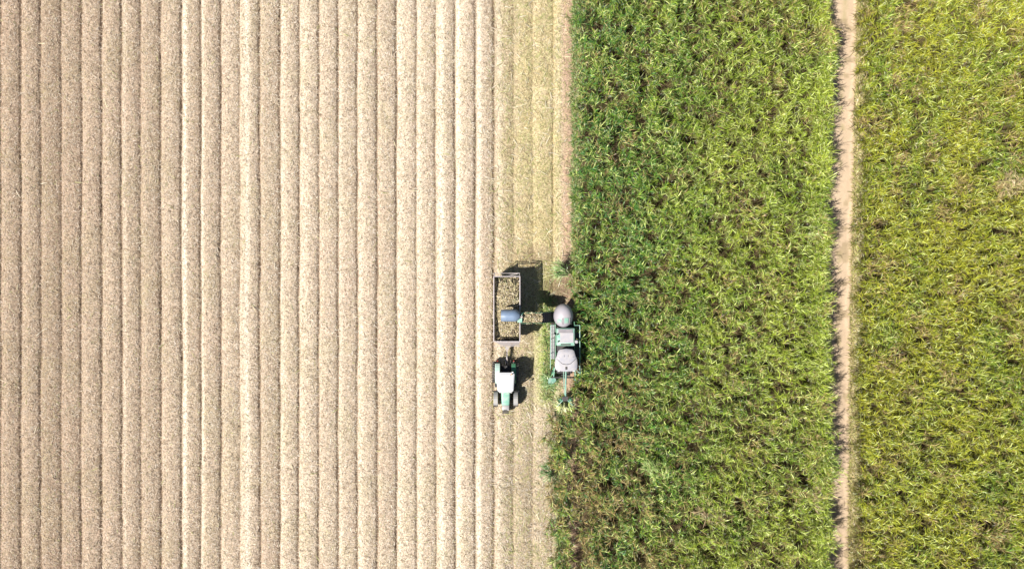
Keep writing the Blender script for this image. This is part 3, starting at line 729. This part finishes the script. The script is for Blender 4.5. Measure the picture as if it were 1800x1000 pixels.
# ------------------------------------------------------------ harvester (nose towards -y)
H = empty('cane_harvester', (4.50, -5.2, .04))
tag(H, 'green and grey sugarcane harvester working along the edge of the standing cane', 'harvester')
def hy(v): return v + 5.2
b = MB()
b.box((0, -.1, 1.35), (1.35, 4.6, 1.1), bev=.06); b.box((0, .0, 2.05), (1.55, 3.3, .35), bev=.04); b.box((0, 2.3, 1.5), (1.25, 1.1, 1.2), bev=.08)
b.build('chassis', dark, H)
for s in (-1, 1):
    tr = empty('crawler_track', (s * .88, .35, 0), parent=H)
    b = MB(); N_ = 46
    ring_o = []
    for k in range(N_):
        u = k / N_ * 2 * (2.4 + math.pi * .36); # stadium path
        if u < 2.4: p = (-1.2 + u, .0, 0)
        elif u < 2.4 + math.pi * .36: a = (u - 2.4) / .36; p = (1.2 + .36 * math.sin(a), .36 - .36 * math.cos(a), a)
        elif u < 4.8 + math.pi * .36: p = (1.2 - (u - 2.4 - math.pi * .36), .72, math.pi)
        else: a = (u - 4.8 - math.pi * .36) / .36; p = (-1.2 - .36 * math.sin(a), .36 + .36 * math.cos(a), math.pi + a)
        b.box((0, p[0], p[1] + .02), (.46, .15, .045), ('X', p[2]))
    b.build('track_belt', rubber, tr)
    b = MB()
    for yy, rr in ((-1.2, .33), (1.2, .33), (-.6, .2), (0, .2), (.6, .2)): b.rod((-.17, yy, .38 if rr > .3 else .24), (.17, yy, .38 if rr > .3 else .24), rr, n=20)
    b.box((0, 0, .42), (.22, 2.1, .2)); b.build('track_roller', green, tr)
# side panels and engine deck
for s in (-1, 1):
    b = MB().box((s * .80, .35, 1.75), (.05, 3.4, 1.25), bev=.02); b.build('side_panel', green, H)
eng = MB().loft([rrect(.02, .78, 2.1, 1.56, 1.50, .08), rrect(.02, .78, 2.92, 1.54, 1.46, .10), rrect(.02, .78, 3.02, 1.36, 1.26, .10)]).build('engine_cover', green2, H, True)
MB().box((.10, .74, 3.03), (1.12, .86, .05), bev=.02).build('deck_panel', cabroof, eng)
b = MB().box((.0, 1.27, 2.99), (1.25, .34, .08), bev=.02); rad = b.build('radiator_screen', hoodm, eng)
b = MB()
for k in range(13): b.box((-.56 + k * .094, 1.27, 3.045), (.02, .28, .03))
b.build('screen_bar', dark, rad)
b = MB().box((.02, .17, 3.0), (.85, .12, .06), bev=.01); b.build('front_vent', dark, eng)
for X_, Y_ in ((-.68, 1.02), (-.60, .42)): MB().rod((X_, Y_, 2.95), (X_, Y_, 3.14), .07, n=14).build('filler_cap', dark, eng)
MB().rod((.92, .40, 2.2), (.92, .40, 3.1), .12, n=18).rod((.92, .40, 3.1), (.92, .40, 3.17), .15, .10, 18).build('air_cleaner', cabroof, H, True)
MB().rod((-.95, .95, 2.1), (-.95, .95, 3.0), .06, n=12).rod((-.95, .95, 2.2), (-.95, .95, 2.7), .10, n=14).build('exhaust', grey, H, True)
# walkways and hand rails both sides
for s in (-1, 1):
    b = MB().box((s * 1.02, .3, 2.04), (.40, 2.9, .04))
    if s < 0:
        for k in range(9): b.box((s * 1.02, -1.0 + k * .32, 2.08), (.36, .04, .03))
    b.build('walkway', grey if s < 0 else dark, H)
    b = MB(); X_ = s * 1.24
    b.rod((X_, -1.9, 2.62), (X_, 1.75, 2.62), .028); b.rod((X_, -1.9, 2.34), (X_, 1.75, 2.34), .02)
    for yy in (-1.9, -.7, .5, 1.75): b.rod((X_, yy, 1.6), (X_, yy, 2.62), .026)
    b.rod((X_, 1.75, 2.62), (s * .8, 1.75, 2.62), .026); b.build('hand_rail', green2, H)
MB().tube([(1.24, -1.9, 2.5), (1.32, -2.3, 2.1), (1.05, -2.9, 1.5)], .04).build('hydraulic_pipe', green2, H)
# cab
MB().loft([rrect(.02, -1.22, 1.9, 1.35, 1.45, .12), rrect(.02, -1.25, 2.6, 1.55, 1.62, .14), rrect(.02, -1.22, 3.36, 1.5, 1.5, .14)]).build('cab_glass', glass, H, True)
b = MB()
for s in (-1, 1):
    for y0 in (-1.92, -.56): b.bar((.02 + s * .70, y0, 1.9), (.02 + s * .70, y0 + .03, 3.4), .08, .08)
b.box((.02, -1.22, 1.92), (1.5, 1.6, .14), bev=.03); b.build('cab_frame', green, H)
def roofring(z, sc):
    pts = [(-.50, .92), (.0, .97), (.50, .92), (.66, .80), (.78, .38), (.90, .12), (.94, -.2), (.93, -.62), (.84, -.80), (.45, -.90), (0, -.93), (-.45, -.90), (-.84, -.80), (-.93, -.62), (-.94, -.2), (-.90, .12), (-.78, .38), (-.66, .80)]
    return [(.02 + X * sc, -1.13 + Y * sc, z) for X, Y in pts]
rf = MB().loft([roofring(3.36, .93), roofring(3.42, .99), roofring(3.50, 1.0), roofring(3.59, .90), roofring(3.625, .62), roofring(3.63, .2)]).build('cab_roof', cabroof, H, True)
def seam(pts): return [(.02 + X, -1.13 + Y, z) for X, Y, z in pts]
b = MB()
b.tube(seam([(-.80, .15, 3.575), (-.62, -.02, 3.612), (-.35, -.26, 3.622), (0, -.34, 3.634), (.35, -.26, 3.622), (.62, -.02, 3.612), (.80, .15, 3.575)]), .022, 5)
b.tube(seam([(-.62, .30, 3.60), (.62, .30, 3.60)]), .018, 5)
for s in (-.16, .16): b.tube(seam([(s, .82, 3.585), (s, .30, 3.63)]), .016, 5)
b.build('panel_seam', dark, rf)
MB().box((.02, -1.76, 3.64), (.16, .24, .07), bev=.02).build('roof_bracket', dark, rf)
for s in (-1, 1):
    MB().box((.02 + s * .62, -2.02, 3.44), (.16, .08, .10), bev=.015).build('work_light', lampm, rf)
    MB().tube([(.02 + s * .75, -1.95, 3.2), (.02 + s * 1.12, -2.12, 3.15), (.02 + s * 1.15, -2.12, 2.95)], .018).box((.02 + s * 1.16, -2.12, 2.8), (.2, .05, .34), bev=.02).build('mirror', dark, H)
# primary extractor hood: an egg shaped dome leaning back
rings = []
for k in range(9):
    a = R(90 * k / 8); sc = math.cos(a) ** .75 if k < 8 else .03
    n_ = 28; zz = 2.75 + 1.05 * math.sin(a)
    ring = []
    for j in range(n_):
        u = 2 * math.pi * j / n_
        Xr = .82 * math.cos(u); Yr = (1.06 if math.sin(u) > 0 else .92) * math.sin(u)
        ring.append((-.16 + Xr * max(sc, .03), 2.52 + (Yr * max(sc, .03)) + .08 * math.sin(a), zz))
    rings.append(ring)
rings.insert(0, [(p[0], p[1], 2.35) for p in rings[0]])
hd = MB().loft(rings).build('extractor_hood', hoodm, H, True)
# the small green cover and grey brackets on the hood's front slope
def dome(X, Y):
    ux, uy = (X + .16) / .82, (Y - 2.56) / (1.06 if Y > 2.56 else .92); r_ = min(.999, math.hypot(ux, uy)); c_ = r_ ** (1 / .75)
    return 2.75 + 1.05 * math.sqrt(1 - c_ * c_)
def patch(x0, x1, y0, y1, off=.025, n=5):
    return [[(x0 + (x1 - x0) * i_ / n, y0 + (y1 - y0) * j_ / n, dome(x0 + (x1 - x0) * i_ / n, y0 + (y1 - y0) * j_ / n) + off) for i_ in range(n + 1)] for j_ in range(n + 1)]
MB().sheet(patch(-.14, .20, 1.98, 2.42), .02).build('inspection_cover', green2, hd)
MB().sheet(patch(-.72, -.40, 2.02, 2.30), .02).build('side_cover', green2, hd)
for X_ in (-.32, -.22, .3): MB().tube([(X_, y_, dome(X_, y_) + .03) for y_ in (1.86, 2.05, 2.25, 2.40)], .018, 5).build('hood_strut', lgrey, hd)
MB().rod((-.16, 2.52, 1.9), (-.16, 2.52, 2.4), .74, n=30).build('extractor_ring', green, H, True)
# topper boom and drum
b = MB().bar((.02, -1.95, 2.9), (-.02, -4.15, 3.15), .10, .14); b.bar((-.16, -1.95, 2.65), (-.10, -4.05, 2.98), .05, .05)
b.rod((.12, -2.2, 2.7), (.04, -3.3, 3.04), .035)
b.bar((-.30, -2.12, 1.7), (-.16, -2.08, 2.75), .09, .09); b.bar((.34, -2.12, 1.7), (.10, -2.08, 2.98), .09, .09); b.build('topper_boom', green2, H)
tp = MB().box((-.03, -4.38, 3.0), (.52, .42, .22), bev=.04).build('topper_head', dark, H)
for s in (-1, 1):
    b = MB().rod((-.03 + s * .40, -4.5, 2.70), (-.03 + s * .40, -4.5, 3.10), .10, n=14)
    for k in range(8):
        a = 2 * math.pi * k / 8; b.box((-.03 + s * .40 + .17 * math.cos(a), -4.5 + .17 * math.sin(a), 2.9), (.20, .02, .34), ('Z', a))
    b.build('gathering_drum', green, tp)
    MB().bar((-.03 + s * .2, -4.5, 3.12), (-.03 + s * .62, -4.95, 3.05), .05, .05).build('gathering_arm', green2, tp)
# crop dividers: a pair of pointed scrolls each side
for s in (-1, 1):
    dv = MB().bar((s * .85, -1.9, 1.4), (s * 1.15, -2.9, 1.1), .12, .12).bar((s * .85, -1.9, 1.0), (s * 1.0, -2.9, .6), .10, .10).box((s * 1.08, -3.15, .55), (.10, .9, .7), bev=.03).build('crop_divider', green, H)
    for dx, lean_ in ((-.10, .18), (.18, .05)):
        a0 = Vector((s * (1.10 + dx), -3.55, .15)); a1 = Vector((s * (1.02 + dx), -2.95, 1.85))
        b = MB().rod(a0, a1, .06, .19, 16)
        for k in range(22):                                                    # the raised spiral
            t0, t1 = k / 22, (k + 1) / 22; r0_, r1_ = .07 + .13 * t0, .07 + .13 * t1
            w0, w1 = t0 * 18, t1 * 18; p0 = a0.lerp(a1, t0); p1 = a0.lerp(a1, t1)
            b.rod(p0 + Vector((r0_ * math.cos(w0), r0_ * math.sin(w0), 0)), p1 + Vector((r1_ * math.cos(w1), r1_ * math.sin(w1), 0)), .018, n=5)
        b.build('scroll', green2, dv, True)
MB().rod((-1.1, -2.75, 1.75), (1.1, -2.75, 1.75), .07, n=12).rod((-.55, -2.55, .9), (.55, -2.55, .9), .18, n=16).build('knockdown_roller', dark, H)
for s in (-1, 1): MB().bar((s * .85, -1.95, 1.75), (s * .95, -2.75, 1.75), .08, .08).build('roller_arm', green2, H)
MB().bar((.90, -2.0, 2.3), (1.28, -2.35, 2.6), .07, .06).build('brace', green2, H)
MB().rod((-.42, -2.3, .28), (-.42, -2.3, .36), .34, n=20).rod((.42, -2.3, .28), (.42, -2.3, .36), .34, n=20).build('base_cutter', dark, H)

# swung-out elevator with its slatted chain, in harvester coordinates (towards -x)
E = empty('elevator', (0, 0, 0), parent=H)
yc, hw = 2.42, .43
path = [(-.55, 1.25), (-.95, 1.55), (-1.95, 3.35), (-2.15, 3.55), (-3.75, 4.05)]
b = MB()
for s in (-1, 1):
    for (x0, z0), (x1, z1) in zip(path[:-1], path[1:]):
        b.bar((x0, yc + s * hw, z0), (x1, yc + s * hw, z1), .04, .26)
    b.rod((-.9, yc + s * hw, 1.1), (-2.6, yc + s * hw, 3.3), .035)
b.build('elevator_frame', green, E)
b = MB()
for (x0, z0), (x1, z1) in zip(path[:-1], path[1:]): b.bar((x0, yc, z0 - .08), (x1, yc, z1 - .08), 2 * hw - .05, .02)
b.build('elevator_floor', dark, E)
b = MB(); acc = 0
for (x0, z0), (x1, z1) in zip(path[:-1], path[1:]):
    L_ = math.hypot(x1 - x0, z1 - z0); t = (.38 - acc % .38) % .38
    while t < L_:
        u = t / L_; b.box((x0 + (x1 - x0) * u, yc, z0 + (z1 - z0) * u + .0), (.035, 2 * hw - .08, .11)); t += .38
    acc += L_
b.build('elevator_slat', lgrey, E)
b = MB().box((-3.85, yc - .18, 4.12), (.40, .36, .30), bev=.04).box((-3.72, yc + .30, 4.10), (.22, .20, .26), bev=.03).rod((-3.7, yc - .2, 4.30), (-3.7, yc + .3, 4.30), .05)
b.build('elevator_head', green2, E)
MB().rod((-3.90, yc + .12, 4.30), (-3.62, yc + .12, 4.36), .09, n=12).build('fan_motor', lgrey, E, True)
# secondary extractor hood: long half cylinder with rounded ends, open below
rings = []
for k in range(15):
    t = k / 14; X_ = -5.40 + 1.52 * t
    rr = .50 * (1 - max(0, (t - .72) / .28) ** 2.2 * .45) * (.965 + .035 * min(1, t * 6)); zt = .62 * (1 - max(0, (t - .6) / .4) ** 2 * .45) * (.90 + .10 * min(1, t * 4))
    rings.append([(X_, yc + .22 + rr * math.cos(R(a)), 4.25 + zt * max(0, math.sin(R(a))) - (.35 if a in (0, 180) else 0)) for a in range(0, 181, 12)])
sh_ = MB().sheet(rings, .03); sh_.build('secondary_hood', bluehood, E, True)
b = MB().rod((-4.55, yc + .22, 4.0), (-4.55, yc + .22, 4.35), .38, n=24); b.build('secondary_fan_ring', dark, E)
for s in (-1, 1): MB().bar((-3.8, yc + .1 + s * .36, 4.15), (-5.1, yc + .2 + s * .44, 4.15), .04, .08).build('hood_arm', dark, E)
# billets riding up on the elevator
n_ = 1100; t_ = rng.uniform(.0, 1, n_); ex = -2.05 - 1.45 * t_; ez = np.interp(-ex, [1.95, 2.15, 3.75], [3.35, 3.55, 4.05])
ey = yc + rng.uniform(-hw + .05, hw - .05, n_)
v, q, c = billets(n_, ex, ey, ez + rng.uniform(-.02, .13, n_), (.10, .22))
xs2 = np.linspace(-3.55, -2.05, 20); ys2 = np.linspace(yc - hw + .04, yc + hw - .04, 12); A_, B_ = np.meshgrid(xs2, ys2, indexing='ij')
ids = np.arange(A_.size).reshape(A_.shape); q2 = np.stack([ids[:-1, :-1], ids[1:, :-1], ids[1:, 1:], ids[:-1, 1:]], -1).reshape(-1, 4)
zz = np.interp(-A_.ravel(), [1.95, 2.15, 3.75], [3.35, 3.55, 4.05]) + .05 * fbm(A_.ravel() + 20, B_.ravel(), .2, 3)
v, q, c = join([(np.stack([A_.ravel(), B_.ravel(), zz], 1), q2, np.tile(np.array([[.34, .28, .15]]), (A_.size, 1))), (v, q, c)])
o = np_mesh('cane_billets', v, q, bil_m, c); o.location = (4.50, -5.2, .04)
tag(o, 'layer of chopped cane billets riding up the harvester elevator', 'cane billets', kind='stuff')
